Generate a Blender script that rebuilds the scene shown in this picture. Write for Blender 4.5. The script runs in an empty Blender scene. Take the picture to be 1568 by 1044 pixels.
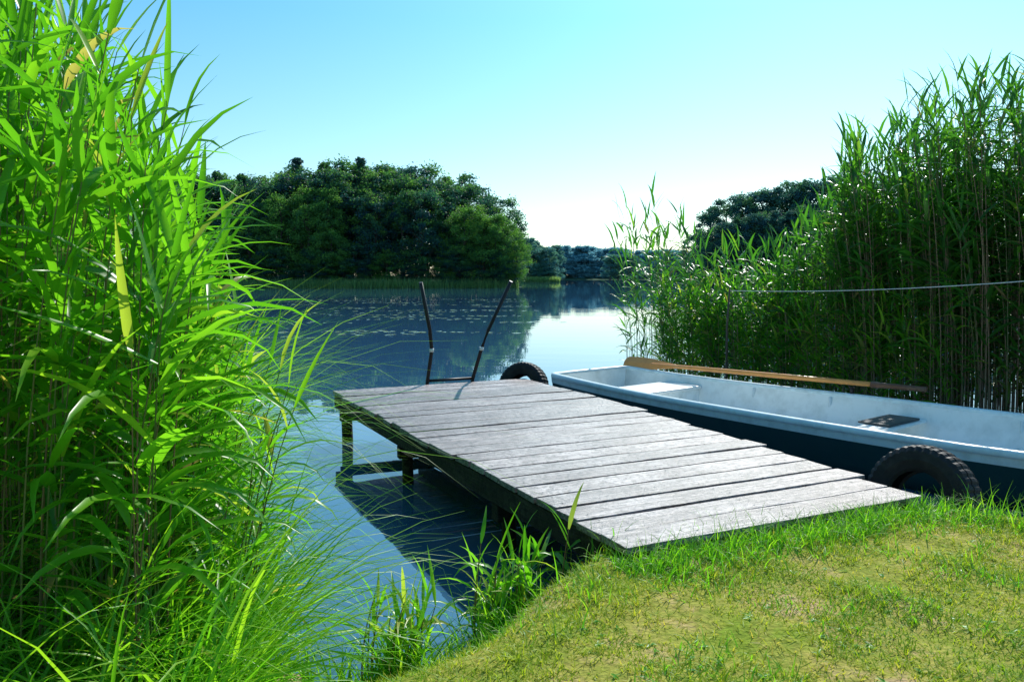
import bpy, math, random
import numpy as np
from mathutils import Vector, Matrix
R = np.random.RandomState(7)
random.seed(7)
scene = bpy.context.scene
COL = scene.collection

# ------------------------------------------------------------ helpers
def link(o, parent=None):
    COL.objects.link(o)
    if parent is not None: o.parent = parent
    return o
def empty(name):
    o = bpy.data.objects.new(name, None); o.empty_display_size = .2
    return link(o)
def np_mesh(name, verts, quads=None, tris=None, attrs=None, smooth=True, mat=None):
    me = bpy.data.meshes.new(name)
    nq = 0 if quads is None else len(quads); nt = 0 if tris is None else len(tris)
    me.vertices.add(len(verts)); me.vertices.foreach_set('co', np.ascontiguousarray(verts, dtype=np.float32).ravel())
    loops = []
    if nq: loops.append(np.asarray(quads).ravel())
    if nt: loops.append(np.asarray(tris).ravel())
    loops = np.concatenate(loops).astype(np.int32)
    me.loops.add(len(loops)); me.loops.foreach_set('vertex_index', loops)
    starts = np.concatenate([np.arange(nq)*4, nq*4+np.arange(nt)*3]).astype(np.int32)
    me.polygons.add(nq+nt); me.polygons.foreach_set('loop_start', starts)
    me.polygons.foreach_set('use_smooth', np.full(nq+nt, smooth))
    if attrs:
        for k, v in attrs.items():
            a = me.attributes.new(k, 'FLOAT', 'POINT'); a.data.foreach_set('value', np.ascontiguousarray(v, dtype=np.float32))
    me.update(calc_edges=True); me.validate()
    if mat: me.materials.append(mat)
    return me
def obj(name, me, parent=None):
    return link(bpy.data.objects.new(name, me), parent)

def blades(base, az, elev, droop, length, width, segs=5, fold=0.0, tint=None, azdrift=0.0, roll=None, prof='leaf'):
    """arched tapering blades -> verts, quads, tint"""
    N = len(base)
    f = lambda v: np.broadcast_to(np.asarray(v, float), (N,)).copy()
    az, elev, droop, length, width = map(f, (az, elev, droop, length, width))
    tint = f(R.rand(N) if tint is None else tint)
    roll = f(R.uniform(-.5,.5,N) if roll is None else roll); azdrift = f(azdrift)
    offs = [-1,0,1] if fold else [-1,1]; c = len(offs)
    V = np.zeros((N, segs+1, c, 3)); p = base.astype(float).copy()
    for k in range(segs+1):
        t = k/segs
        e = elev - droop*t**1.4; a = az + azdrift*t
        d = np.stack([np.cos(e)*np.cos(a), np.cos(e)*np.sin(a), np.sin(e)], 1)
        if k: p = p + d*(length/segs)[:,None]
        s = np.stack([-np.sin(a), np.cos(a), np.zeros(N)], 1)
        up = np.cross(d, s)
        side = s*np.cos(roll)[:,None] + up*np.sin(roll)[:,None]
        nrm = np.cross(side, d)
        if prof == 'leaf': w = width*.5*(min(1, .35+3*t))*(1-t**2.2)
        elif prof == 'grass': w = width*.5*(1-t**1.6)
        else: w = width*.5*(1-.5*t)
        w = np.maximum(w, 0.0004)
        for j, o in enumerate(offs):
            V[:,k,j] = p + side*(w*o)[:,None] + (nrm*(w*fold)[:,None] if (fold and o==0) else 0)
    idx = np.arange(N*(segs+1)*c).reshape(N, segs+1, c)
    Q = np.stack([idx[:,:-1,:-1], idx[:,:-1,1:], idx[:,1:,1:], idx[:,1:,:-1]], -1).reshape(-1,4)
    return V.reshape(-1,3), Q, np.repeat(tint, (segs+1)*c)
def merge(parts):
    vs, qs, ts, o = [], [], [], 0
    for v,q,t in parts:
        vs.append(v); qs.append(q+o); ts.append(t); o += len(v)
    return np.concatenate(vs), np.concatenate(qs), np.concatenate(ts)

# ------------------------------------------------------------ materials
def newmat(name):
    m = bpy.data.materials.new(name); m.use_nodes = True
    nt = m.node_tree; b = nt.nodes['Principled BSDF']
    return m, nt, b
def N_(nt, t, **kw):
    n = nt.nodes.new(t)
    for k, v in kw.items():
        if k in n.inputs: n.inputs[k].default_value = v
        else: setattr(n, k, v)
    return n
def ramp(nt, stops):
    r = nt.nodes.new('ShaderNodeValToRGB'); e = r.color_ramp.elements
    e[0].position, e[0].color = stops[0][0], (*stops[0][1],1)
    e[1].position, e[1].color = stops[-1][0], (*stops[-1][1],1)
    for p,c in stops[1:-1]:
        x = e.new(p); x.color = (*c,1)
    return r
def leafmat(name, stops, trans, transw=.45, rough=.4, spec=.5):
    m, nt, b = newmat(name); L = nt.links
    at = N_(nt,'ShaderNodeAttribute', attribute_name='tint')
    r = ramp(nt, stops); L.new(at.outputs['Fac'], r.inputs[0]); L.new(r.outputs[0], b.inputs['Base Color'])
    b.inputs['Roughness'].default_value = rough; b.inputs['Specular IOR Level'].default_value = spec
    if transw > 0:
        tr = nt.nodes.new('ShaderNodeBsdfTranslucent')
        mx = N_(nt,'ShaderNodeMix', data_type='RGBA', blend_type='MULTIPLY'); mx.inputs[0].default_value = 1
        L.new(r.outputs[0], mx.inputs[6]); mx.inputs[7].default_value = (*trans,1)
        L.new(mx.outputs[2], tr.inputs[0])
        ms = nt.nodes.new('ShaderNodeMixShader'); ms.inputs[0].default_value = transw
        L.new(b.outputs[0], ms.inputs[1]); L.new(tr.outputs[0], ms.inputs[2])
        L.new(ms.outputs[0], nt.nodes['Material Output'].inputs[0])
    return m
def paint(name, col, rough=.45, var=.15, scale=6, dirt=(.2,.2,.16), dirtamt=.3, spec=.5):
    m, nt, b = newmat(name); L = nt.links
    tc = nt.nodes.new('ShaderNodeTexCoord')
    n = N_(nt,'ShaderNodeTexNoise', Scale=scale, Detail=8.0, Roughness=.65); L.new(tc.outputs['Object'], n.inputs[0])
    r = ramp(nt, [(.45,(0,0,0)),(.75,(1,1,1))]); L.new(n.outputs[0], r.inputs[0])
    mul = N_(nt,'ShaderNodeMath', operation='MULTIPLY'); mul.inputs[1].default_value = dirtamt; L.new(r.outputs[0], mul.inputs[0])
    mx = N_(nt,'ShaderNodeMix', data_type='RGBA'); L.new(mul.outputs[0], mx.inputs[0])
    mx.inputs[6].default_value = (*col,1); mx.inputs[7].default_value = (*dirt,1)
    L.new(mx.outputs[2], b.inputs['Base Color']); b.inputs['Roughness'].default_value = rough
    b.inputs['Specular IOR Level'].default_value = spec
    bp = N_(nt,'ShaderNodeBump', Strength=.15, Distance=.01); L.new(n.outputs[0], bp.inputs['Height']); L.new(bp.outputs[0], b.inputs['Normal'])
    return m

GREEN = [(0,(.035,.13,.012)),(.4,(.08,.26,.015)),(.8,(.16,.38,.02)),(.93,(.28,.45,.035)),(.97,(.38,.31,.09)),(1,(.42,.31,.13))]
M_reedL = leafmat('reed_leaf', GREEN, (1.8,2.1,.9), .52, .33)
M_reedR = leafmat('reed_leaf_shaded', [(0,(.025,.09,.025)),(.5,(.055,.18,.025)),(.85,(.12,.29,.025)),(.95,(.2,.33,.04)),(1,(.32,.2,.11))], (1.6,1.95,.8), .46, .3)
M_stem = leafmat('reed_stem', [(0,(.07,.13,.02)),(.5,(.15,.16,.04)),(1,(.24,.13,.07))], (1,1,1), 0, .5)
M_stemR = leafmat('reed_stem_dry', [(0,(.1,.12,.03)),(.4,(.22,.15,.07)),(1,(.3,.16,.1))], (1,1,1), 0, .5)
M_lawn = leafmat('lawn_blade', [(0,(.2,.36,.02)),(.5,(.39,.48,.03)),(.85,(.6,.53,.1)),(1,(.68,.48,.22))], (1.45,1.35,.7), .5, .5, .3)
M_tuft = leafmat('tuft_blade', [(0,(.07,.22,.012)),(.6,(.15,.38,.02)),(.92,(.28,.46,.03)),(1,(.42,.31,.12))], (1.8,2.0,.8), .52, .4)
M_tree = leafmat('tree_foliage', [(0,(.02,.07,.11)),(.4,(.035,.12,.11)),(.75,(.08,.2,.07)),(1,(.15,.3,.06))], (1.4,1.6,.8), .42, .6, .25)  # low stops put blue shadow and haze into the leaf colour
M_treeR = leafmat('tree_foliage_right_hazy', [(0,(.035,.12,.17)),(.5,(.06,.17,.15)),(1,(.11,.25,.1))], (1.2,1.3,.9), .4, .7, .2)  # bluer base colour stands in for haze over the right wood
M_tree2 = leafmat('tree_foliage_mid_hazy', [(0,(.09,.25,.26)),(.5,(.12,.31,.26)),(1,(.17,.38,.2))], (1,1,1), .45, .7, .2)  # aerial haze painted in as a blue-green base colour
M_tree3 = leafmat('tree_foliage_far_hazy', [(0,(.22,.48,.55)),(.5,(.24,.51,.57)),(1,(.26,.54,.58))], (1,1,1), .5, .9, 0)  # strongest painted haze: pale blue base colour for the farthest trees
M_bark = paint('bark', (.07,.05,.035), .9, dirt=(.12,.1,.08), scale=3)
M_belt = leafmat('reed_belt', [(0,(.14,.3,.12)),(.6,(.24,.42,.13)),(1,(.36,.48,.16))], (1.2,1.2,.8), .45, .6)

def woodmat(name, lo, mid, hi, rough=.5, spec=.5):
    m, nt, b = newmat(name); L = nt.links
    tc = nt.nodes.new('ShaderNodeTexCoord'); oi = nt.nodes.new('ShaderNodeObjectInfo')
    add = N_(nt,'ShaderNodeVectorMath', operation='ADD'); L.new(tc.outputs['Object'], add.inputs[0])
    sc = N_(nt,'ShaderNodeVectorMath', operation='SCALE'); sc.inputs[0].default_value=(37,21,11); L.new(oi.outputs['Random'], sc.inputs['Scale']); L.new(sc.outputs[0], add.inputs[1])
    mp = N_(nt,'ShaderNodeMapping'); mp.inputs['Scale'].default_value=(1.2,26,26); L.new(add.outputs[0], mp.inputs[0])
    g = N_(nt,'ShaderNodeTexNoise', Scale=2.2, Detail=9.0, Roughness=.7, Distortion=.4); L.new(mp.outputs[0], g.inputs[0])
    n2 = N_(nt,'ShaderNodeTexNoise', Scale=2.6, Detail=6.0, Roughness=.65); L.new(add.outputs[0], n2.inputs[0])
    n3 = N_(nt,'ShaderNodeTexNoise', Scale=26.0, Detail=5.0, Roughness=.65); L.new(add.outputs[0], n3.inputs[0])
    r = ramp(nt, [(.36,lo),(.5,mid),(.64,hi)]); L.new(g.outputs[0], r.inputs[0])
    r2 = ramp(nt, [(.37,(.38,.31,.29)),(.57,(1,1,1)),(.8,(1.0,1.0,1.0))]); L.new(n2.outputs[0], r2.inputs[0])
    mx = N_(nt,'ShaderNodeMix', data_type='RGBA', blend_type='MULTIPLY'); mx.inputs[0].default_value=.9
    L.new(r.outputs[0], mx.inputs[6]); L.new(r2.outputs[0], mx.inputs[7])
    r3 = ramp(nt, [(.4,(.2,.16,.14)),(.5,(1,1,1))]); L.new(n3.outputs[0], r3.inputs[0])
    mx2 = N_(nt,'ShaderNodeMix', data_type='RGBA', blend_type='MULTIPLY'); mx2.inputs[0].default_value=.85
    L.new(mx.outputs[2], mx2.inputs[6]); L.new(r3.outputs[0], mx2.inputs[7])
    br = N_(nt,'ShaderNodeMapRange'); br.inputs[3].default_value=.62; br.inputs[4].default_value=1.25; L.new(oi.outputs['Random'], br.inputs[0])
    mx3 = N_(nt,'ShaderNodeVectorMath', operation='SCALE'); L.new(mx2.outputs[2], mx3.inputs[0]); L.new(br.outputs[0], mx3.inputs['Scale'])
    L.new(mx3.outputs[0], b.inputs['Base Color'])
    b.inputs['Roughness'].default_value=rough; b.inputs['Specular IOR Level'].default_value=spec
    ad = N_(nt,'ShaderNodeMath', operation='ADD'); L.new(g.outputs[0], ad.inputs[0]); L.new(n3.outputs[0], ad.inputs[1])
    bp = N_(nt,'ShaderNodeBump', Strength=.8, Distance=.008); L.new(ad.outputs[0], bp.inputs['Height']); L.new(bp.outputs[0], b.inputs['Normal'])
    return m
M_plank = woodmat('weathered_plank', (.085,.058,.052), (.28,.225,.22), (.5,.44,.43), .42, .9)
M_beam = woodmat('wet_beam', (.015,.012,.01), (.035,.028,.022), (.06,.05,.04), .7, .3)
M_oar = paint('varnished_oar', (.8,.33,.08), .3, scale=9, dirt=(.55,.2,.05), dirtamt=.6)
M_grip = paint('oar_grip', (.12,.05,.02), .5)
M_metal = paint('rusty_dark_steel', (.012,.01,.01), .5, dirt=(.06,.025,.015), scale=12)
M_rubber = paint('tire_rubber', (.014,.014,.016), .6, dirt=(.06,.055,.05), scale=14, dirtamt=.5, spec=.3)
M_bin = paint('boat_inside_paint', (.86,.9,.88), .4, scale=5, dirt=(.38,.42,.38), dirtamt=.45)
M_bout = paint('boat_hull_green', (.008,.05,.048), .35, scale=4, dirt=(.03,.07,.06), dirtamt=.5)
M_brim = paint('boat_rim_paint', (.72,.85,.88), .35, scale=8, dirt=(.35,.42,.4), dirtamt=.5)
M_seat = paint('boat_seat_white', (.8,.82,.8), .4, scale=6, dirt=(.45,.45,.4), dirtamt=.35)
M_dark = paint('dark_board', (.05,.055,.055), .6)
M_rope = paint('rope_fibre', (.65,.65,.6), .8)
M_stick = paint('stake_wood', (.09,.07,.05), .8)

# ------------------------------------------------------------ terrain
SH = np.array([(-900,60),(-60,40),(-12,20),(-4.6,11),(-3.5,9),(-2.6,6.8),(-1.95,5.0),(-1.5,3.9),(-1.0,3.3),(-.75,3.1),(-.4,3.2),(-.05,3.45),(.3,3.7),(1.0,3.98),(1.6,4.22),(2.2,4.34),(2.75,4.1),(4,3.5),(7,3.1),(12,4.5),(22,9),(60,30),(900,60),(900,-400),(-900,-400)],float)
PEN = np.array([(-400,131),(-60,128),(-20,127),(-2,128),(2,134),(1,150),(-30,190),(-400,220)],float)
MID = np.array([(-400,290),(13,288),(18,305),(-5,380),(-400,400)],float)
RGT = np.array([(33,168),(48,158),(90,140),(200,120),(600,100),(600,330),(120,260),(45,200)],float)
FAR = np.array([(-2500,640),(2500,620),(2500,3500),(-2500,3500)],float)
def sdist(P, poly):
    n = len(poly); d = np.full(len(P), 1e9); ins = np.zeros(len(P), bool)
    for i in range(n):
        a, b = poly[i], poly[(i+1)%n]; e = b-a
        t = np.clip(((P-a)@e)/(e@e), 0, 1)
        d = np.minimum(d, np.hypot(*(P-a-t[:,None]*e).T))
        c = (a[1]>P[:,1]) != (b[1]>P[:,1])
        with np.errstate(divide='ignore', invalid='ignore'):
            xi = (b[0]-a[0])*(P[:,1]-a[1])/(b[1]-a[1]+1e-12)+a[0]
        ins ^= c & (P[:,0]<xi)
    return np.where(ins, d, -d)
ss = lambda x: np.clip(x,0,1)**2*(3-2*np.clip(x,0,1))
def vnoise(x, y, s, seed=0):
    return (np.sin(x*s*1.3+seed)*np.cos(y*s*1.7+seed*2)+np.sin(x*s*2.9+y*s*2.1+seed)*.5+np.cos(x*s*5.3-y*s*4.7+seed*3)*.25)/1.75
def ground_h(P):
    x, y = P[:,0], P[:,1]
    d = sdist(P, SH) + vnoise(x,y,3.0,1)*.06
    k = ss((x+.3)/.9)
    wd = .8*(1-k)+.28*k
    top = .16+ (.44-.16)*ss((x+1.3)/1.5)
    z = np.where(d>0, top*ss(d/wd)+np.clip(d,0,8)*.012, -1.0*ss(-d/2.5)-.25*ss(-d/.4))
    z = z + (vnoise(x,y,6,4)*.012+vnoise(x,y,17,2)*.005)*(d>-.5)
    for poly,hh in ((PEN,1.5),(MID,2),(RGT,2),(FAR,3)):
        dd = sdist(P, poly); z = np.maximum(z, np.where(dd>0, .1+hh*ss(dd/25), z))
    return z
def axis(lo, hi, step, far_lo, far_hi, g=1.07):
    core = list(np.arange(lo, hi, step)); s=step; a=[]; x=lo
    while x>far_lo: s*=g; x-=s; a.append(x)
    s=step; b=[]; x=core[-1]
    while x<far_hi: s*=g; x+=s; b.append(x)
    return np.array(a[::-1]+core+b)
ax = axis(-3.5,5,.055,-2500,2500); ay = axis(1.5,5.5,.055,-300,3000)
X,Y = np.meshgrid(ax,ay); P = np.stack([X.ravel(),Y.ravel()],1)
Z = ground_h(P)
nx,ny = len(ax),len(ay); I = np.arange(nx*ny).reshape(ny,nx)
Q = np.stack([I[:-1,:-1],I[:-1,1:],I[1:,1:],I[1:,:-1]],-1).reshape(-1,4)
mg, nt, b = newmat('ground_soil_grass'); L = nt.links
geo = nt.nodes.new('ShaderNodeNewGeometry'); sp = nt.nodes.new('ShaderNodeSeparateXYZ'); L.new(geo.outputs['Position'], sp.inputs[0])
n1 = N_(nt,'ShaderNodeTexNoise', Scale=2.2, Detail=8.0, Roughness=.7); L.new(geo.outputs['Position'], n1.inputs[0])
n2 = N_(nt,'ShaderNodeTexNoise', Scale=45.0, Detail=4.0); L.new(geo.outputs['Position'], n2.inputs[0])
r1 = ramp(nt, [(.38,(.24,.32,.03)),(.52,(.42,.38,.08)),(.62,(.58,.4,.21))]); L.new(n1.outputs[0], r1.inputs[0])
r2 = ramp(nt, [(.3,(.5,.5,.5)),(.7,(1,1,1))]); L.new(n2.outputs[0], r2.inputs[0])
mx = N_(nt,'ShaderNodeMix', data_type='RGBA', blend_type='MULTIPLY'); mx.inputs[0].default_value=.8; L.new(r1.outputs[0], mx.inputs[6]); L.new(r2.outputs[0], mx.inputs[7])
mr = N_(nt,'ShaderNodeMapRange'); mr.inputs[1].default_value=.08; mr.inputs[2].default_value=.2; L.new(sp.outputs[2], mr.inputs[0])
mx2 = N_(nt,'ShaderNodeMix', data_type='RGBA'); L.new(mr.outputs[0], mx2.inputs[0]); mx2.inputs[6].default_value=(.5,.35,.22,1); L.new(mx.outputs[2], mx2.inputs[7])
mr2 = N_(nt,'ShaderNodeMapRange'); mr2.inputs[1].default_value=-.25; mr2.inputs[2].default_value=.02; L.new(sp.outputs[2], mr2.inputs[0])
mx3 = N_(nt,'ShaderNodeMix', data_type='RGBA'); L.new(mr2.outputs[0], mx3.inputs[0]); mx3.inputs[6].default_value=(.04,.05,.04,1); L.new(mx2.outputs[2], mx3.inputs[7])
mr4 = N_(nt,'ShaderNodeMapRange'); mr4.inputs[1].default_value=20; mr4.inputs[2].default_value=60; L.new(sp.outputs[1], mr4.inputs[0])
mx4 = N_(nt,'ShaderNodeMix', data_type='RGBA'); L.new(mr4.outputs[0], mx4.inputs[0]); L.new(mx3.outputs[2], mx4.inputs[6]); mx4.inputs[7].default_value=(.03,.07,.035,1)
L.new(mx4.outputs[2], b.inputs['Base Color']); b.inputs['Roughness'].default_value=.95; b.inputs['Specular IOR Level'].default_value=.1
bp = N_(nt,'ShaderNodeBump', Strength=.6, Distance=.02); L.new(n2.outputs[0], bp.inputs['Height']); L.new(bp.outputs[0], b.inputs['Normal'])
obj('ground', np_mesh('ground', np.column_stack([P,Z]), Q, mat=mg))

# ------------------------------------------------------------ water
mw, nt, b = newmat('lake_water'); L = nt.links
geo = nt.nodes.new('ShaderNodeNewGeometry')
mp = N_(nt,'ShaderNodeMapping'); mp.inputs['Scale'].default_value=(.7,1.5,1); mp.inputs['Rotation'].default_value=(0,0,.25); L.new(geo.outputs['Position'], mp.inputs[0])
na = N_(nt,'ShaderNodeTexNoise', Scale=.9, Detail=2.0, Roughness=.4); L.new(mp.outputs[0], na.inputs[0])
nb = N_(nt,'ShaderNodeTexNoise', Scale=5.0, Detail=2.0, Roughness=.5); L.new(mp.outputs[0], nb.inputs[0])
mpb = N_(nt,'ShaderNodeMapping'); mpb.inputs['Scale'].default_value=(.03,.14,1); L.new(geo.outputs['Position'], mpb.inputs[0])
nc = N_(nt,'ShaderNodeTexNoise', Scale=1.6, Detail=5.0, Roughness=.6); L.new(mpb.outputs[0], nc.inputs[0])
rc = ramp(nt, [(.5,(.08,.08,.08)),(.64,(1,1,1))]); L.new(nc.outputs[0], rc.inputs[0])
mulb = N_(nt,'ShaderNodeMath', operation='MULTIPLY'); L.new(nb.outputs[0], mulb.inputs[0]); L.new(rc.outputs[0], mulb.inputs[1])
m5 = N_(nt,'ShaderNodeMath', operation='MULTIPLY'); m5.inputs[1].default_value=.3; L.new(mulb.outputs[0], m5.inputs[0])
ad = N_(nt,'ShaderNodeMath', operation='ADD'); L.new(na.outputs[0], ad.inputs[0]); L.new(m5.outputs[0], ad.inputs[1])
bp = N_(nt,'ShaderNodeBump', Strength=.3, Distance=.008); L.new(ad.outputs[0], bp.inputs['Height']); L.new(bp.outputs[0], b.inputs['Normal'])
b.inputs['Base Color'].default_value=(.035,.11,.21,1); b.inputs['Roughness'].default_value=.01; b.inputs['IOR'].default_value=2.0
me = bpy.data.meshes.new('lake_water'); me.from_pydata([(-2500,-100,0),(2500,-100,0),(2500,3000,0),(-2500,3000,0)],[],[(0,1,2,3)]); me.materials.append(mw)
obj('lake_water', me)

# ------------------------------------------------------------ dock
def box_mesh(name, lx, ly, lz, bevel=.004, cuts=0, jitter=0, mat=None):
    import bmesh
    bm = bmesh.new(); bmesh.ops.create_cube(bm, size=1)
    bmesh.ops.scale(bm, vec=(lx,ly,lz), verts=bm.verts)
    if cuts:
        es = [e for e in bm.edges if abs(e.verts[0].co.x-e.verts[1].co.x)>lx*.5]
        bmesh.ops.subdivide_edges(bm, edges=es, cuts=cuts)
        for v in bm.verts:
            v.co.y += random.uniform(-jitter,jitter); v.co.z += random.uniform(-jitter,jitter)*.6
            if abs(v.co.x)>lx*.49: v.co.x += random.uniform(-jitter,jitter)*1.5
    if bevel:
        es = [e for e in bm.edges if len(e.link_faces)==2 and e.calc_face_angle(0)>.7]
        bmesh.ops.bevel(bm, geom=es, offset=bevel, segments=2, affect='EDGES', profile=.5)
    me = bpy.data.meshes.new(name); bm.to_mesh(me); bm.free()
    if mat: me.materials.append(mat)
    return me
def cyl_between(name, pts, radii, parent, mat, seg=12):
    V=[];F=[];pts=[Vector(p) for p in pts]
    if not hasattr(radii,'__len__'): radii=[radii]*len(pts)
    for i,p in enumerate(pts):
        d=(pts[min(i+1,len(pts)-1)]-pts[max(i-1,0)]).normalized()
        a=d.orthogonal().normalized() if abs(d.z)<.9 else Vector((1,0,0)).cross(d).normalized(); c=d.cross(a)
        if abs(d.z)<.9: a=Vector((0,0,1)).cross(d).normalized(); c=d.cross(a)
        for k in range(seg):
            t=2*math.pi*k/seg; V.append(p+(a*math.cos(t)+c*math.sin(t))*radii[i])
    for i in range(len(pts)-1):
        for k in range(seg): F.append((i*seg+k,i*seg+(k+1)%seg,(i+1)*seg+(k+1)%seg,(i+1)*seg+k))
    F.append(tuple(range(seg))[::-1]); F.append(tuple((len(pts)-1)*seg+k for k in range(seg)))
    me=bpy.data.meshes.new(name); me.from_pydata([tuple(v) for v in V],[],F); me.materials.append(mat)
    for p in me.polygons: p.use_smooth = len(p.vertices)==4
    return obj(name, me, parent)
dock = empty('wooden_dock')
NL = Vector((.503,3.306,0)); dl = Vector((-.442,.897,0)).normalized(); dw = Vector((dl.y,-dl.x,0))
DZ=.5; LEN=5.3; NP=24; pitch=LEN/NP
ang = math.atan2(dw.y,dw.x)
nails=[]
def plank_w(t): return 1.87+.33*min(1,t*1.6)
for i in range(NP):
    t=(i+.5)/NP; w=plank_w(t)+random.uniform(-.02,.025); off=random.uniform(-.016,.014)
    me = box_mesh('plank', w, pitch-.014-random.uniform(0,.008), .034, .004, 8, .003, M_plank)
    o = obj('plank_%d'%(i+1), me, dock)
    c = NL+dl*(pitch*(i+.5))+dw*(w/2+off)
    o.location=(c.x,c.y,DZ-.017+random.uniform(-.004,.004)); o.rotation_euler=(random.uniform(-.012,.012),random.uniform(-.003,.003),ang+random.uniform(-.004,.004))
    for s in (.09,w*.5,w-.12):
        for q in (.055,pitch-.055):
            nails.append(NL+dl*(pitch*i+q)+dw*(s+random.uniform(-.012,.012)))
V=[];F=[]
for p in nails:
    b0=len(V)
    for k in range(7): V.append((p.x+.006*math.cos(k*.9),p.y+.006*math.sin(k*.9),DZ+.005))
    F.append(tuple(range(b0,b0+7)))
me=bpy.data.meshes.new('nails'); me.from_pydata(V,[],F); me.materials.append(M_metal); obj('nails',me,dock)
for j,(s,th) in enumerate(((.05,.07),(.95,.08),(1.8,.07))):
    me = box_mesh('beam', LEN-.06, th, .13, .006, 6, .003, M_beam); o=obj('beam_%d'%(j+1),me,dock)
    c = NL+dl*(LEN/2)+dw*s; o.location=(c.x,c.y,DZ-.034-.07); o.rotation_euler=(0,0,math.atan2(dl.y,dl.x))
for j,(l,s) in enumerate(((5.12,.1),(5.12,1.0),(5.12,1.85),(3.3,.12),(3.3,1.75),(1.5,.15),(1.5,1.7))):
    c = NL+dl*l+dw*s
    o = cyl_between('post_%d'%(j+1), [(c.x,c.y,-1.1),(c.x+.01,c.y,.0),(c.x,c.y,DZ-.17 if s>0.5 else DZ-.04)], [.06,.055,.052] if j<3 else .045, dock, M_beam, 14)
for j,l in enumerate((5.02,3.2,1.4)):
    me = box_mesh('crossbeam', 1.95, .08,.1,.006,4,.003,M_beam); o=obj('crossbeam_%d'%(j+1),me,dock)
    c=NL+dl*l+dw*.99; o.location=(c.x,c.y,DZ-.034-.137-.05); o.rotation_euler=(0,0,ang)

# ladder
lad = empty('dock_ladder')
A0=Vector((-.92,8.60,0)); B0=Vector((-.43,8.84,0))
cyl_between('rail_left',[(A0.x-.03,A0.y+.12,-.6),(A0.x-.02,A0.y+.06,.35),(A0.x,A0.y,.52),(-.865,8.55,.87),(-.88,8.5,1.1),(-.955,8.35,1.6)],.02,lad,M_metal)
cyl_between('rail_right',[(B0.x-.03,B0.y+.12,-.6),(B0.x-.03,B0.y+.06,.35),(B0.x-.01,B0.y,.52),(-.335,8.75,.87),(-.26,8.7,1.08),(-.01,8.55,1.61)],.02,lad,M_metal)
for k,z in enumerate((.53,.2,-.1,-.4)):
    y=0.0 if z>.4 else .1
    cyl_between('rung_%d'%(k+1),[(A0.x-.01,A0.y+y,z),(B0.x-.01,B0.y+y,z)],.016,lad,M_metal)
for k,p in enumerate(((-.865,8.55,.87),(-.335,8.75,.87))):
    cyl_between('joint_%d'%(k+1),[(p[0],p[1],p[2]-.02),(p[0],p[1],p[2]+.02)],.024,lad,M_seat)

# ------------------------------------------------------------ tyres
def tyre_mesh():
    prof=[(-.07,.155),(-.085,.17),(-.1,.22),(-.098,.27),(-.082,.296),(-.05,.306),(-.047,.296),(-.04,.296),(-.037,.308),(0,.311),(.037,.308),(.04,.296),(.047,.296),(.05,.306),(.082,.296),(.098,.27),(.1,.22),(.085,.17),(.07,.155),(.055,.17),(.078,.22),(.07,.28),(0,.292),(-.07,.28),(-.078,.22),(-.055,.17)]
    n=120; m=len(prof); V=[];F=[]
    for i in range(n):
        t=2*math.pi*i/n
        for j,(x,r) in enumerate(prof):
            if 3<=j<=14 and (i%3)==0: r=r-.007
            V.append((x,r*math.cos(t),r*math.sin(t)))
    for i in range(n):
        for j in range(m): F.append((i*m+j,i*m+(j+1)%m,((i+1)%n)*m+(j+1)%m,((i+1)%n)*m+j))
    me=bpy.data.meshes.new('rubber_tire'); me.from_pydata(V,[],F); me.materials.append(M_rubber); return me
tm=tyre_mesh()
o=obj('rubber_tire',tm); o.location=(2.36,4.5,.38); o.rotation_euler=(0,math.radians(12),math.radians(38))
o=obj('rubber_tire',tm); o.location=(.13,9.15,.37); o.rotation_euler=(0,math.radians(14),math.radians(60)); 

# ------------------------------------------------------------ boat
boat = empty('rowing_boat')
BL=6.35
bo=Vector((.994,10.04,0)); bd=Vector((.6225,-.7826,0)).normalized(); bpv=Vector((-bd.y,bd.x,0))
def bw(s): return .64+.25*math.sin(min(1,s/4.2)*math.pi/2)-.1*max(0,(s-4.6)/1.75)**2
def bz(s): return .42+.05*max(0,1-s/2.2)**2+.03*max(0,(s-4.8)/1.6)
def bp_(s,c,z): v=bo+bd*s+bpv*c; return (v.x,v.y,z)
def shell(name, inner, mat):
    st=np.linspace(0.0,BL,26) if not inner else np.linspace(.06,BL-.06,26)
    V=[];F=[];ns=0
    for s in st:
        w=bw(s); z=bz(s); e=max(0,1-s/1.3)**2*.16
        if not inner: pr=[(-w,z),(-w*.995,z-.09),(-w*.985,z-.1),(-w*.95,.12),(-w*.84,-.06+e),(-w*.4,-.13+e),(0,-.14+e)]
        else: pr=[(-w+.03,z-.002),(-w*.98+.04,z-.1),(-w*.93+.04,.2),(-w*.86+.04,.09+e*.7),(-w*.4,.07+e*.7),(0,.068+e*.7)]
        pr=pr+[(-a,b) for a,b in pr[-2::-1]]
        ns=len(pr)
        for c,zz in pr:
            s2 = s-(zz*.12*(1 if s<.1 else 0))+( .03 if s<.1 else 0)
            V.append(bp_(s2,c,zz))
    for i in range(len(st)-1):
        for j in range(ns-1): F.append((i*ns+j,i*ns+j+1,(i+1)*ns+j+1,(i+1)*ns+j))
    F.append(tuple(range(ns))); F.append(tuple((len(st)-1)*ns+j for j in range(ns)))
    me=bpy.data.meshes.new(name); me.from_pydata(V,[],F)
    me.materials.append(mat); me.materials.append(M_brim)
    if not inner:
        for i in range(len(st)-1):
            for j in (0,1,ns-3,ns-2): me.polygons[i*(ns-1)+j].material_index=1
    for p in me.polygons: p.use_smooth = len(p.vertices)==4
    return obj(name,me,boat)
shell('hull_outer',False,M_bout); shell('hull_inner',True,M_bin)
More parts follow.
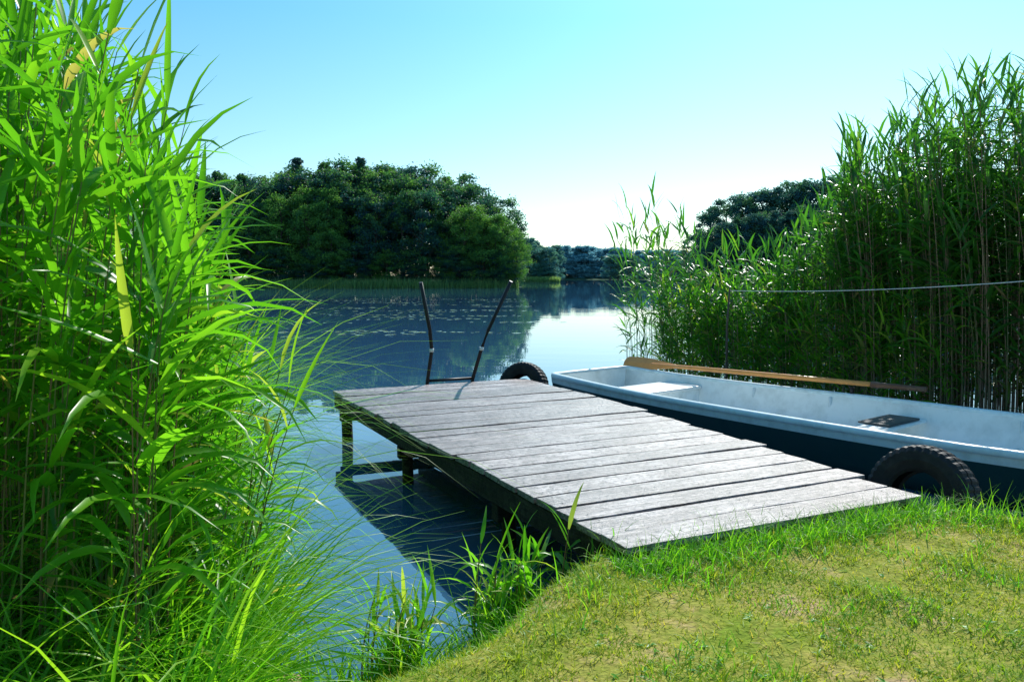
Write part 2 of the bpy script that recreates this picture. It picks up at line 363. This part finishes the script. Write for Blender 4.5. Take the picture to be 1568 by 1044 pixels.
loop=[(s,-bw(s)) for s in np.linspace(.04,BL,30)]+[(BL,c) for c in np.linspace(-.6,.6,4)]+[(s,bw(s)) for s in np.linspace(BL,.04,30)]+[(-.02,c) for c in np.linspace(.6,-.6,5)]
n=len(loop); V=[];F=[]
sec=[(-.035,-.03),(-.042,0),(-.03,.022),(0,.027),(.03,.022),(.036,0),(.03,-.03)]
for i,(s,c) in enumerate(loop):
    a=np.array(loop[(i-1)%n]); d=np.array(loop[(i+1)%n]); t=d-a; t=t/np.linalg.norm(t); nn=np.array((t[1],-t[0]))
    for x,z in sec: V.append(bp_(s-nn[0]*x,c-nn[1]*x,bz(max(0,s))+z))
m=len(sec)
for i in range(n):
    for j in range(m): F.append((i*m+j,((i+1)%n)*m+j,((i+1)%n)*m+(j+1)%m,i*m+(j+1)%m))
me=bpy.data.meshes.new('gunwale'); me.from_pydata(V,[],F); me.materials.append(M_brim)
for p in me.polygons: p.use_smooth=True
obj('gunwale',me,boat)
ba=math.atan2(bpv.y,bpv.x)
def bench(name,s,depth,z,th,mat,wf=.94,c=0,bev=.02):
    me=box_mesh(name,2*bw(s)*wf,depth,th,bev,0,0,mat); o=obj(name,me,boat); o.location=bp_(s,c,z); o.rotation_euler=(0,0,ba)
bench('bow_seat',.95,.55,.335,.045,M_seat,.93)
bench('bow_seat_support',1.18,.03,.2,.24,M_bin,.9)
bench('middle_seat',3.65,.3,.27,.035,M_bin,.93)
bench('stern_seat',5.7,.55,.3,.04,M_seat,.92)
bench('seat_board',3.62,.3,.3,.02,M_dark,.34,.42,.006)
bench('floor_board',2.3,1.2,.1,.02,M_bin,.5)
for s in (1.9,2.8,4.6,5.2):
    for c in (-1,1):
        p=[bp_(s,c*(bw(s)*f+.0),z) for f,z in ((.94,bz(s)-.03),(.93,.2),(.8,.1))]
        cyl_between('rib_%d'%(int(s*10)+(c>0)),p,.018,boat,M_bin,8)
for k,s in enumerate((3.0,)):
    for c in (1,):
        p=bp_(s,c*bw(s),bz(s)+.02); cyl_between('oarlock_%d'%(k*2+(c>0)+1),[p,(p[0],p[1],p[2]+.07)],.016,boat,M_metal)
        q=[(p[0]+bd.x*.04*math.cos(t),p[1]+bd.y*.04*math.cos(t),p[2]+.11+.045*math.sin(t)) for t in np.linspace(-math.pi*1.15,.15*math.pi,9)]
        cyl_between('oarlock_fork_%d'%(k*2+(c>0)+1),q,.009,boat,M_metal,8)
# oar
oar=empty('wooden_oar')
e0=Vector((1.50,10.52,.535)); e1=Vector((4.0,7.62,.575)); du=(e1-e0)
pt=lambda t:tuple(e0+du*t)
cyl_between('shaft',[pt(.12),pt(.3),pt(.6),pt(.86)],[.022,.026,.028,.026],oar,M_oar)
cyl_between('grip',[pt(.86),pt(.9),pt(1.0)],[.033,.028,.026],oar,M_grip)
V=[];F=[]; dn=du.normalized(); sv=Vector((0,0,1)).cross(dn).normalized(); nv=dn.cross(sv)
sv2=(sv*.6+nv*.8).normalized(); nv2=dn.cross(sv2)
prof=[(0,.06),(.01,.085),(.06,.092),(.12,.08),(.17,.05),(.21,.03),(.24,.02)]
for t,w in prof:
    c=e0+du*t
    for q in ((-w,-.004),(0,-.014),(w,-.004),(w,.004),(0,.014),(-w,.004)): V.append(tuple(c+sv2*q[0]+nv2*q[1]))
for i in range(len(prof)-1):
    for j in range(6): F.append((i*6+j,i*6+(j+1)%6,(i+1)*6+(j+1)%6,(i+1)*6+j))
F.append(tuple(range(6)))
me=bpy.data.meshes.new('blade'); me.from_pydata(V,[],F); me.materials.append(M_oar); obj('blade',me,oar)

st=empty('wooden_stake'); cyl_between('pole',[(2.98,11.0,-.6),(2.97,10.98,1.0),(3.0,11.0,1.5)],[.02,.016,.012],st,M_stick,8)
rp=empty('mooring_rope')
p0=Vector((3.0,11.0,1.47)); p1=Vector((5.6,6.9,1.72)); pts=[]
for k in range(25):
    t=k/24; p=p0.lerp(p1,t); p.z-=.12*4*t*(1-t)*.6; pts.append(tuple(p))
cyl_between('line',pts,.0055,rp,M_rope,6)

# ------------------------------------------------------------ reeds
def reed_stand(name, base, H, leaf_len, leaf_w, nleaf, az_bias, bias, lean_dir, lean, mat, tbias=0.0, lowkeep=.45, segs=5, stem=None, rr=.0045, tlow=.12, deadlow=.2):
    N=len(base)
    la=lean_dir+R.uniform(-.9,.9,N); ln=lean*R.uniform(.3,1.6,N)
    def at(t, i):
        h=H[i]*t; return base[i]+np.stack([np.cos(la[i])*ln[i]*h*t, np.sin(la[i])*ln[i]*h*t, h*(1-.12*ln[i]*t)],1)
    idx=np.arange(N); sg=6
    tint=R.rand(N)
    VV=np.zeros((N,sg+1,4,3))
    for k in range(sg+1):
        c=at(np.full(N,k/sg),idx); r=rr*(1-.6*k/sg)
        for j in range(4):
            a=j*math.pi/2; VV[:,k,j]=c+np.array([math.cos(a)*r,math.sin(a)*r,0])
    id4=np.arange(N*(sg+1)*4).reshape(N,sg+1,4); nx_=np.roll(id4,-1,axis=2)
    Qs=np.stack([id4[:,:-1],nx_[:,:-1],nx_[:,1:],id4[:,1:]],-1).reshape(-1,4)
    e=empty(name)
    obj('stems',np_mesh('stems',VV.reshape(-1,3),Qs,attrs={'tint':np.repeat(tint,(sg+1)*4)},mat=stem or M_stem),e)
    li=np.repeat(idx,nleaf); M=len(li)
    t=np.tile(np.linspace(tlow,1,nleaf),N)+R.uniform(-.03,.03,M); t=np.clip(t,.05,1)
    keep=R.rand(M)<(lowkeep+(1-lowkeep)*t); li=li[keep]; t=t[keep]; M=len(li)
    plane=R.uniform(0,2*math.pi,N)
    az=plane[li]+np.where(np.arange(M)%2==0,0,math.pi)+R.uniform(-.5,.5,M)
    ux=np.cos(az)+bias*math.cos(az_bias); uy=np.sin(az)+bias*math.sin(az_bias); az=np.arctan2(uy,ux)
    el=np.where(t>.93,R.uniform(1.05,1.5,M),R.uniform(.5,1.15,M)); dr=R.uniform(.3,1.7,M)*np.where(t>.93,.5,1)
    sz=.65+.5*np.sin(np.clip(t,0,1)*2.4)
    ll=leaf_len*sz*R.uniform(.6,1.2,M); lw=leaf_w*sz*R.uniform(.6,1.25,M)
    tt=np.clip(R.beta(2.2,2.6,M)*.9+.1*t+tbias,0,.95); dead=R.rand(M)<(.03+deadlow*(t<.3)); tt[dead]=R.uniform(.94,1,dead.sum())
    v,q,tn=blades(at(t,li),az,el,dr,ll,lw,segs=segs,fold=.35,tint=tt,azdrift=R.uniform(-.4,.4,M),roll=R.uniform(-.7,.7,M))
    obj('leaves',np_mesh('leaves',v,q,attrs={'tint':tn},mat=mat),e)
    return e
def shore_x(y): return np.interp(y,[1.6,2.6,3.3,3.9,5,6.8,9,11],[-.95,-1.05,-1.2,-1.6,-2.05,-2.65,-3.45,-4.4])
n=1150; y=2.35+R.rand(n)**1.15*7.6; off=R.rand(n)**1.1*2.2; x=shore_x(y)-off-.12
b0=np.stack([x,y,np.zeros(n)],1); b0[:,2]=ground_h(b0[:,:2])-.02
Hh=np.interp(y,[2.3,5,6.5,9],[2.75,3.0,2.4,1.85])*R.uniform(.65,1.1,n)*np.interp(off,[0,.5,1.1],[.6,.85,1.0])
reed_stand('reed_bed',b0,Hh,.46,.034,16,-.3,.4,0.1,.10,M_reedL,.08)
fx=[2.35,3.0,3.9,4.9,5.7,6.6,8.5,11]; fy=[13.8,12.3,10.9,9.0,7.9,7.1,6.3,6.2]
n=2350; x=2.3+R.rand(n)**.9*6.0; dep=R.rand(n)*np.interp(x,[2.3,4,5.5,9],[.9,1.4,2.2,2.6]); y=np.interp(x,fx,fy)+dep
xx=x+dep*.55
cl=.62+.6*vnoise(xx,y,2.3,3)
keep=R.rand(n)<np.interp(x,[2.3,3,3.8,4.4,5.2],[.15,.3,.55,1,1])*np.clip(cl+.45*(x>4.2),.12,1); xx=xx[keep];y=y[keep];n=len(xx)
b1=np.stack([xx,y,np.full(n,-.3)],1)
Hr=(np.interp(xx/y,[.15,.25,.33,.38,.41,.45,.5,.62,.8],[2.7,2.2,2.0,2.35,2.85,3.3,3.6,3.85,3.95])+.3)*R.uniform(.6,1.05,n)
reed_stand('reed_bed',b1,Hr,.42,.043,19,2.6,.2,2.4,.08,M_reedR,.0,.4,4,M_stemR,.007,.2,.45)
n=380; x=2.6+R.rand(n)*2.5; y=np.interp(x,fx,fy)+R.rand(n)*.9+.1
reed_stand('reed_bed',np.stack([x,y,np.full(n,-.2)],1),R.uniform(.8,1.8,n),.36,.03,11,2.6,.2,2.4,.15,M_reedL,.15,.6,4)
n=46; b2=np.stack([R.uniform(2.0,3.1,n),R.uniform(12.6,14.8,n),np.full(n,-.3)],1)
reed_stand('reed_bed',b2,R.uniform(1.7,3.3,n),.42,.036,13,2.8,.3,2.6,.12,M_reedR,.1)

def sedge(name, base, lo, hi, w, mat, elo=.8, ehi=1.45, azc=None, azs=math.pi, dr=(.6,2.0), tb=(0,.93), segs=6):
    n=len(base); az=R.uniform(-math.pi,math.pi,n) if azc is None else azc+R.normal(0,azs,n)
    v,q,t=blades(base,az,R.uniform(elo,ehi,n),R.uniform(dr[0],dr[1],n),R.uniform(lo,hi,n),w*R.uniform(.6,1.3,n),segs=segs,fold=.3,tint=R.uniform(tb[0],tb[1],n),azdrift=R.uniform(-.4,.4,n),prof='grass')
    return v,q,t
n=4600; y=2.0+R.rand(n)**1.3*6.5; off=R.rand(n)**1.6*1.5; x=shore_x(y)-off+.12
bb=np.stack([x,y,np.zeros(n)],1); bb[:,2]=ground_h(bb[:,:2])-.01
v,q,t=sedge('s',bb,.4,1.2,.014,M_tuft,azc=-.3,azs=1.5,tb=(.25,.93))
n=620; y=3.6+R.rand(n)*3.8; x=shore_x(y)-R.rand(n)*.5
b3=np.stack([x,y,x*0+.05],1)
v2,q2,t2=sedge('s',b3,1.1,2.2,.013,M_tuft,1.1,1.45,azc=-.1,azs=.6,dr=(.8,2.0))
v,q,t=merge([(v,q,t),(v2,q2,t2)])
obj('sedge_grass',np_mesh('sedge_grass',v,q,attrs={'tint':t},mat=M_tuft))
n=460; y=2.9+R.rand(n)*5.2; x=shore_x(y)-R.rand(n)*.7+.1
b4=np.stack([x,y,x*0],1); b4[:,2]=ground_h(b4[:,:2])-.02
reed_stand('reed_shoots',b4,R.uniform(.5,1.35,n),.34,.026,10,-.2,.4,0,.15,M_reedL,.18,.8)

# ------------------------------------------------------------ lawn
def scatter(n,x0,x1,y0,y1):
    return np.stack([R.uniform(x0,x1,n),R.uniform(y0,y1,n)],1)
P=scatter(230000,-1.3,4.6,1.7,4.5); d=sdist(P,SH)
pat=vnoise(P[:,0],P[:,1],2.2,3)+vnoise(P[:,0],P[:,1],6.5,8)*.6
keep=(d>.03)&(np.abs(P[:,0])<P[:,1]*.75+.3)&(R.rand(len(P))<np.clip(.9-.7*ss((pat-.15)/.5),0,1)*np.interp(P[:,0],[-.8,.2],[.15,1]))
P=P[keep];pat=pat[keep];d=d[keep];n=len(P)
bs=np.column_stack([P,ground_h(P)-.003])
hl=R.uniform(.018,.045,n)*(1+.9*np.exp(-d/.15))*(1+.6*vnoise(P[:,0],P[:,1],5,2))
v,q,t=blades(bs,R.uniform(-3.14,3.14,n),R.uniform(.2,1.3,n),R.uniform(0,1.2,n),hl,R.uniform(.003,.0055,n),segs=2,tint=np.clip(R.beta(2,2.4,n)*.75+.36*pat,0,1),prof='grass')
obj('lawn_grass',np_mesh('lawn_grass',v,q,attrs={'tint':t},mat=M_lawn))
def bank_pts(n,x0,x1,dlo,dhi):
    out=[]
    while sum(map(len,out))<n:
        P=scatter(n*6,x0,x1,2.2,4.6); d=sdist(P,SH); out.append(P[(d>dlo)&(d<dhi)])
    return np.concatenate(out)[:n]
parts=[]
for (n,x0,x1,dl0,dh,lo,hi,w) in ((5200,-.5,4.4,.0,.2,.06,.2,.006),(500,-1.0,.5,-.02,.12,.12,.3,.009),(2600,.3,4.2,.0,.6,.05,.16,.005)):
    P=bank_pts(n,x0,x1,dl0,dh); c=vnoise(P[:,0],P[:,1],9,5)>-.15; P=P[c]
    parts.append(sedge('b',np.column_stack([P,ground_h(P)-.005]),lo,hi,w,M_tuft,.8,1.5,dr=(.2,1.5),segs=4))
n=3000; u=R.uniform(-.1,1.95,n); qd=np.abs(R.normal(0,.14,n))+.02
P=np.stack([NL.x+dw.x*u-dl.x*qd, NL.y+dw.y*u-dl.y*qd],1); c=vnoise(P[:,0],P[:,1],10,7)>-.3; P=P[c]
parts.append(sedge('b',np.column_stack([P,ground_h(P)-.005]),.04,.16,.0055,M_tuft,.7,1.5,dr=(.2,1.4),segs=4))
n=14000; P=scatter(n,-.3,4.4,2.0,4.3); c=(vnoise(P[:,0],P[:,1],4,11)>.2)&(sdist(P,SH)>.1); P=P[c]
parts.append(sedge('b',np.column_stack([P,ground_h(P)-.005]),.03,.09,.005,M_tuft,.6,1.45,dr=(.2,1.4),segs=3))
n=700; P=scatter(n,.2,4.2,2.1,4.2); c=(sdist(P,SH)>.12)&(vnoise(P[:,0],P[:,1],3,21)>-.1); P=P[c]; rp_=np.repeat(P,6,axis=0); 
parts.append(blades(np.column_stack([rp_,ground_h(rp_)+.004]),R.uniform(-3.14,3.14,len(rp_)),R.uniform(.1,.5,len(rp_)),.4,R.uniform(.01,.03,len(rp_)),R.uniform(.005,.01,len(rp_)),segs=3,fold=.2,tint=R.uniform(.2,.6,len(rp_))))
for (cx,cy,n,rad,lo,hi,w) in ((.06,3.6,80,.12,.22,.48,.014),(-.08,3.46,50,.1,.2,.42,.012),(-.45,3.12,90,.09,.2,.44,.012),(-.6,3.02,40,.09,.15,.32,.01),(-.2,3.3,40,.08,.12,.28,.01),(.35,3.58,45,.1,.15,.3,.01),(.68,3.2,26,.1,.08,.2,.007),(.95,3.35,20,.12,.08,.22,.006),(1.5,3.62,24,.2,.08,.2,.006),(2.35,3.9,90,.2,.08,.24,.006),(2.7,3.85,60,.2,.08,.2,.006),(-.98,2.95,80,.1,.2,.42,.012),(-1.25,2.75,110,.2,.3,.7,.013),(.85,3.02,14,.2,.06,.16,.005),(-.85,2.6,30,.1,.1,.25,.008),(.1,3.2,40,.15,.08,.2,.006),(.3,2.9,30,.15,.06,.14,.005)):
    P=np.stack([cx+R.normal(0,rad*.6,n),cy+R.normal(0,rad*.6,n)],1)
    parts.append(sedge('t',np.column_stack([P,ground_h(P)-.01]),lo,hi,w,M_tuft,1.0,1.54,dr=(.1,1.3)))
v,q,t=merge(parts); obj('bank_grass',np_mesh('bank_grass',v,q,attrs={'tint':t},mat=M_tuft))
n=34; P=np.stack([.0+R.normal(0,.12,n),3.64+R.normal(0,.07,n)],1)
reed_stand('reed_shoots',np.column_stack([P,ground_h(P)-.01]),R.uniform(.2,.52,n),.25,.024,7,0,0,0,.1,M_reedL,.2)
n=22; P=np.stack([-.46+R.normal(0,.1,n),3.15+R.normal(0,.05,n)],1)
reed_stand('reed_shoots',np.column_stack([P,ground_h(P)-.01]),R.uniform(.18,.4,n),.22,.02,6,0,0,0,.15,M_reedL,.2)
n=420; P=bank_pts(n,-1.0,.3,-.05,.4); V=[];F=[]
for p,zz in zip(P,ground_h(P)):
    s=random.uniform(.005,.018); b0=len(V)
    for dx,dy,dz in ((1,0,0),(0,1,0),(-1,0,0),(0,-1,0),(0,0,.7),(0,0,-.7)):
        V.append((p[0]+dx*s*random.uniform(.7,1.3),p[1]+dy*s*random.uniform(.7,1.3),zz+dz*s))
    for a,c in ((0,1),(1,2),(2,3),(3,0)): F.append((b0+a,b0+c,b0+4)); F.append((b0+c,b0+a,b0+5))
me=bpy.data.meshes.new('pebbles'); me.from_pydata(V,[],F); me.materials.append(paint('pebble',(.32,.24,.16),.8)); obj('pebbles',me)

# ------------------------------------------------------------ trees
def tree_mesh(seed, mat, H=20, rad=5.0, low=.12, nclump=70, per=110, leaf=.5, conic=.0, nj=.7):
    r=np.random.RandomState(seed)
    tv=[];tq=[];off=0
    def tube(pts,rs,seg=7):
        nonlocal off
        for p,rr in zip(pts,rs):
            for k in range(seg):
                a=2*math.pi*k/seg; tv.append((p[0]+rr*math.cos(a),p[1]+rr*math.sin(a),p[2]))
        for i in range(len(pts)-1):
            for k in range(seg): tq.append((off+i*seg+k,off+i*seg+(k+1)%seg,off+(i+1)*seg+(k+1)%seg,off+(i+1)*seg+k))
        off+=len(pts)*seg
    bend=r.uniform(-.6,.6,2)
    tube([(0,0,-1),(bend[0]*.3,bend[1]*.3,H*.3),(bend[0],bend[1],H*.62),(bend[0]*1.2,bend[1]*.8,H*.88)],[.34,.26,.16,.05])
    cs=[];rs=[]
    for i in range(nclump):
        u=r.rand()**.8; z=low*H+(H*.95-low*H)*u
        env=rad*math.sqrt(max(.05,1-((u-.45)/.62)**2))*(1-conic*u)*(.8+.3*r.rand())
        if conic>.5: env=rad*(1.05-u)*(.75+.35*r.rand())
        a=r.uniform(0,6.283); q=env*r.rand()**.4*.95
        cs.append((bend[0]+q*math.cos(a),bend[1]+q*math.sin(a),z)); rs.append(r.uniform(.8,1.6)*(1-(.2 if conic<.5 else .55)*u))
    for i in range(0,nclump,5):
        c=cs[i]; z0=max(H*.15,c[2]-abs(c[0]-bend[0])-abs(c[1]-bend[1]))
        tube([(bend[0]*.6,bend[1]*.6,z0),((c[0]+bend[0]*.6)/2,(c[1]+bend[1]*.6)/2,(z0+c[2])/2-.2),c],[.12,.08,.03],5)
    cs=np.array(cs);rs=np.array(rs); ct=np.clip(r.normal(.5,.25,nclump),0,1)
    ci=np.repeat(np.arange(nclump),per); M=len(ci)
    d=r.normal(size=(M,3)); d/=np.linalg.norm(d,axis=1)[:,None]; d[:,2]=np.abs(d[:,2])*np.where(r.rand(M)<.7,1,-1)
    pos=cs[ci]+d*(rs[ci]*(r.rand(M)**.4)*r.uniform(.75,1.5,M))[:,None]*np.array([1.1,1.1,.9])
    nrm=d+r.normal(size=(M,3))*nj; nrm/=np.linalg.norm(nrm,axis=1)[:,None]
    a=np.cross(nrm,r.normal(size=(M,3))); a/=np.linalg.norm(a,axis=1)[:,None]; c=np.cross(nrm,a)
    s=(leaf*r.uniform(.35,.75,M))[:,None]
    v=np.stack([pos-a*s,pos-c*s*.55,pos+a*s,pos+c*s*.55],1).reshape(-1,3)
    q=np.arange(M*4).reshape(M,4)
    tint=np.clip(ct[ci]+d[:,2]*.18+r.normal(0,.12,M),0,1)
    nb=len(tv)
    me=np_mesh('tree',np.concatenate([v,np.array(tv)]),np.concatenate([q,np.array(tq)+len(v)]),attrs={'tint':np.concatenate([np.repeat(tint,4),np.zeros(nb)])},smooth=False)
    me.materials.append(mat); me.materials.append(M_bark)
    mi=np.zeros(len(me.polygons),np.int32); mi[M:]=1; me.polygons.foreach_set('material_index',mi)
    return me
def mkset(mat,k,seed,**kw):
    return [tree_mesh(seed+i,mat,rad=5.0+.5*(i%3),conic=(.15 if i%3==2 else 0),low=.08+.04*(i%3),**kw) for i in range(k)]
def put(parent,meshes,x,y,h,z0=0,wide=1.0):
    o=obj('tree',random.choice(meshes),parent); s=h/20
    o.location=(x,y,z0); o.scale=(s*wide*random.uniform(.9,1.2),s*wide*random.uniform(.9,1.2),s); o.rotation_euler=(0,0,random.uniform(0,6.28))
light_mat=leafmat('tree_foliage_light', [(0,(.06,.16,.07)),(.5,(.11,.25,.06)),(1,(.19,.36,.07))], (1.4,1.6,.7), .45, .6, .2)
S1=mkset(M_tree,6,10,nclump=95,per=105,leaf=.36); S1L=mkset(light_mat,3,30,nclump=85,per=100,leaf=.34)
S1C=[tree_mesh(120+i,M_tree,rad=3.6,conic=.8,low=.1,nclump=90,per=95,leaf=.34) for i in range(2)]
f1=empty('forest')
sk=lambda X: np.interp(X,[-120,-75,-58,-46,-41,-34,-28,-22,-15,-9,-4,-1,1],[20,19.3,19.8,20.2,19.2,21.6,21.2,22,21,19,16.6,14,10])
X=-96
while X<.5:
    for row,(yy,f) in enumerate(((131,.74),(137,.93),(144,1.04))):
        if row>=2 and X>-4: continue
        xj=X+random.uniform(-1,1)+(row%2)*2.0
        h=float(sk(xj))*f*random.uniform(.94,1.04)
        mm = S1L if random.random()<(.35,.12,.06)[row] else S1
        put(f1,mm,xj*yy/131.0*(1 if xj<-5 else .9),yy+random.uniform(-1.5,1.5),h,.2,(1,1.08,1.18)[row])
    X+=4.0 if X>-60 else 7
for (x,h) in ((-52,20.5),(-47.5,20),(-37,22.8),(-33.5,22),(-26,22.8),(-29.5,21.6)): put(f1,S1C,x,140,h,.2,1.0)
for i in range(36):
    xx=-62+i*1.74+random.uniform(-.5,.5); put(f1,S1L if random.random()<.35 else S1,xx,128.6+random.uniform(-.5,.7),random.uniform(3.5,7.5),-.4,1.9)
for (x,h) in ((-42,13),(-39.5,10.5),(-33,14),(-29,11),(-7.5,13),(-4.5,12),(-2.5,12),(-1,10.5),(.5,8)): put(f1,S1L,x,128.8,h,0,1.1)
S2=mkset(M_treeR,4,50,nclump=85,per=95,leaf=.45)
f2=empty('forest')
skr=lambda a: np.interp(a,[.215,.245,.285,.325,.38,.6],[7,15,18.5,20,21.3,22])
a=.222
while a<.62:
    for yy,f in ((167,.78),(175,1.05)):
        aa=a+random.uniform(-.005,.005)
        if aa*yy < 36.5: continue
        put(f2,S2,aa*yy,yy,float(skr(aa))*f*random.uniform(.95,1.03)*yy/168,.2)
    a+=.021 if a<.42 else .04
for i in range(20): put(f2,S2,37+i*2.6,164+random.uniform(-1,1)-(i*.2),random.uniform(3,6),-.3,2.2)
S3=mkset(M_tree2,3,70,nclump=60,per=90,leaf=.65); f3=empty('distant_forest')
for i in range(13):
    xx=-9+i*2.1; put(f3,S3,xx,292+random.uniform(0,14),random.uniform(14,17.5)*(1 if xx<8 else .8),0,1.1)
for i in range(11): put(f3,S3,-6+i*2.1,290,random.uniform(3,6),-.3,2.3)
S4=mkset(M_tree3,3,90,nclump=80,per=90,leaf=.8,nj=2.5)
for i in range(60):
    xx=-10+i*5.2; put(f3,S4,xx,650+random.uniform(0,10),random.uniform(24,26)*(1+.08*math.sin(xx*.03)),0,1.6)
for i in range(34):
    xx=-5+i*7; put(f3,S4,xx,645,random.uniform(10,15),-1,2.6)
for i in range(7): put(f3,S3,58+i*2.6,470+random.uniform(0,6),random.uniform(12,16),0,1.4)

n=13000; x=-62+R.rand(n)*63; y=np.interp(x,[-62,-20,-2,2],[123.5,123.5,125.5,129])+R.rand(n)*4
parts=[sedge('r',np.column_stack([x,y,np.full(n,-.1)]),.8,2.0,.1,M_belt,1.2,1.55,dr=(0,.5),tb=(0,1),segs=2)]
n=3000; x=R.uniform(3,17,n); y=284+R.rand(n)*4; parts.append(sedge('r',np.column_stack([x,y,np.full(n,-.1)]),1.2,2.6,.22,M_belt,1.2,1.5,dr=(0,.5),tb=(.4,1),segs=2))
v,q,t=merge(parts); obj('reed_belt',np_mesh('reed_belt',v,q,attrs={'tint':t},mat=M_belt))

V=[];F=[]
for i in range(90):
    cx,cy=R.uniform(-15,0),R.uniform(20,62)
    for k in range(R.randint(4,18)):
        px,py=cx+R.normal(0,1.0),cy+R.normal(0,.25); s=R.uniform(.06,.16); b0=len(V)
        for j in range(6): V.append((px+s*math.cos(j*1.047),py+s*math.sin(j*1.047),.006+.012*random.random()))
        F.append(tuple(range(b0,b0+6)))
me=bpy.data.meshes.new('streak_discs'); me.from_pydata(V,[],F); me.materials.append(paint('streak_disc',(.25,.36,.16),.2,spec=.8)); obj('streak_discs',me)  # flat pale discs standing in for light streaks on the water

# ------------------------------------------------------------ light
EL,AZ=math.radians(42),math.radians(25)
w=bpy.data.worlds.new('World'); scene.world=w; w.use_nodes=True; nt=w.node_tree; bg=nt.nodes['Background']
sky=nt.nodes.new('ShaderNodeTexSky'); sky.sky_type='NISHITA'; sky.sun_disc=False; sky.sun_elevation=EL; sky.sun_rotation=AZ
sky.air_density=1.0; sky.dust_density=1.0; sky.ozone_density=1.0
tc=nt.nodes.new('ShaderNodeTexCoord'); sx=nt.nodes.new('ShaderNodeSeparateXYZ'); nt.links.new(tc.outputs['Generated'],sx.inputs[0])
mr=nt.nodes.new('ShaderNodeMapRange'); mr.inputs[1].default_value=0; mr.inputs[2].default_value=.3; nt.links.new(sx.outputs[2],mr.inputs[0])
cm=nt.nodes.new('ShaderNodeMix'); cm.data_type='RGBA'; nt.links.new(mr.outputs[0],cm.inputs[0]); cm.inputs[6].default_value=(.9,1.06,1.12,1); cm.inputs[7].default_value=(.46,.98,1.12,1)
mx=nt.nodes.new('ShaderNodeMix'); mx.data_type='RGBA'; mx.blend_type='MULTIPLY'; mx.inputs[0].default_value=1; nt.links.new(cm.outputs[2],mx.inputs[7])
nt.links.new(sky.outputs[0],mx.inputs[6]); nt.links.new(mx.outputs[2],bg.inputs[0]); bg.inputs[1].default_value=.15
sd=bpy.data.lights.new('sun','SUN'); sd.energy=5.0; sd.angle=math.radians(.5); sd.color=(1,.96,.9)
so=link(bpy.data.objects.new('sun',sd)); S=Vector((math.sin(AZ)*math.cos(EL),math.cos(AZ)*math.cos(EL),math.sin(EL)))
so.rotation_euler=S.to_track_quat('Z','Y').to_euler(); so.location=S*50
# ------------------------------------------------------------ camera
cd=bpy.data.cameras.new('camera'); cd.sensor_width=36; cd.lens=28; cd.clip_end=6000; cd.clip_start=.05
co=link(bpy.data.objects.new('camera',cd)); co.location=(0,0,1.65); co.rotation_euler=(math.radians(90-4.55),0,0)
scene.camera=co
scene.view_settings.view_transform='Standard'; scene.view_settings.look='None'; scene.view_settings.exposure=0
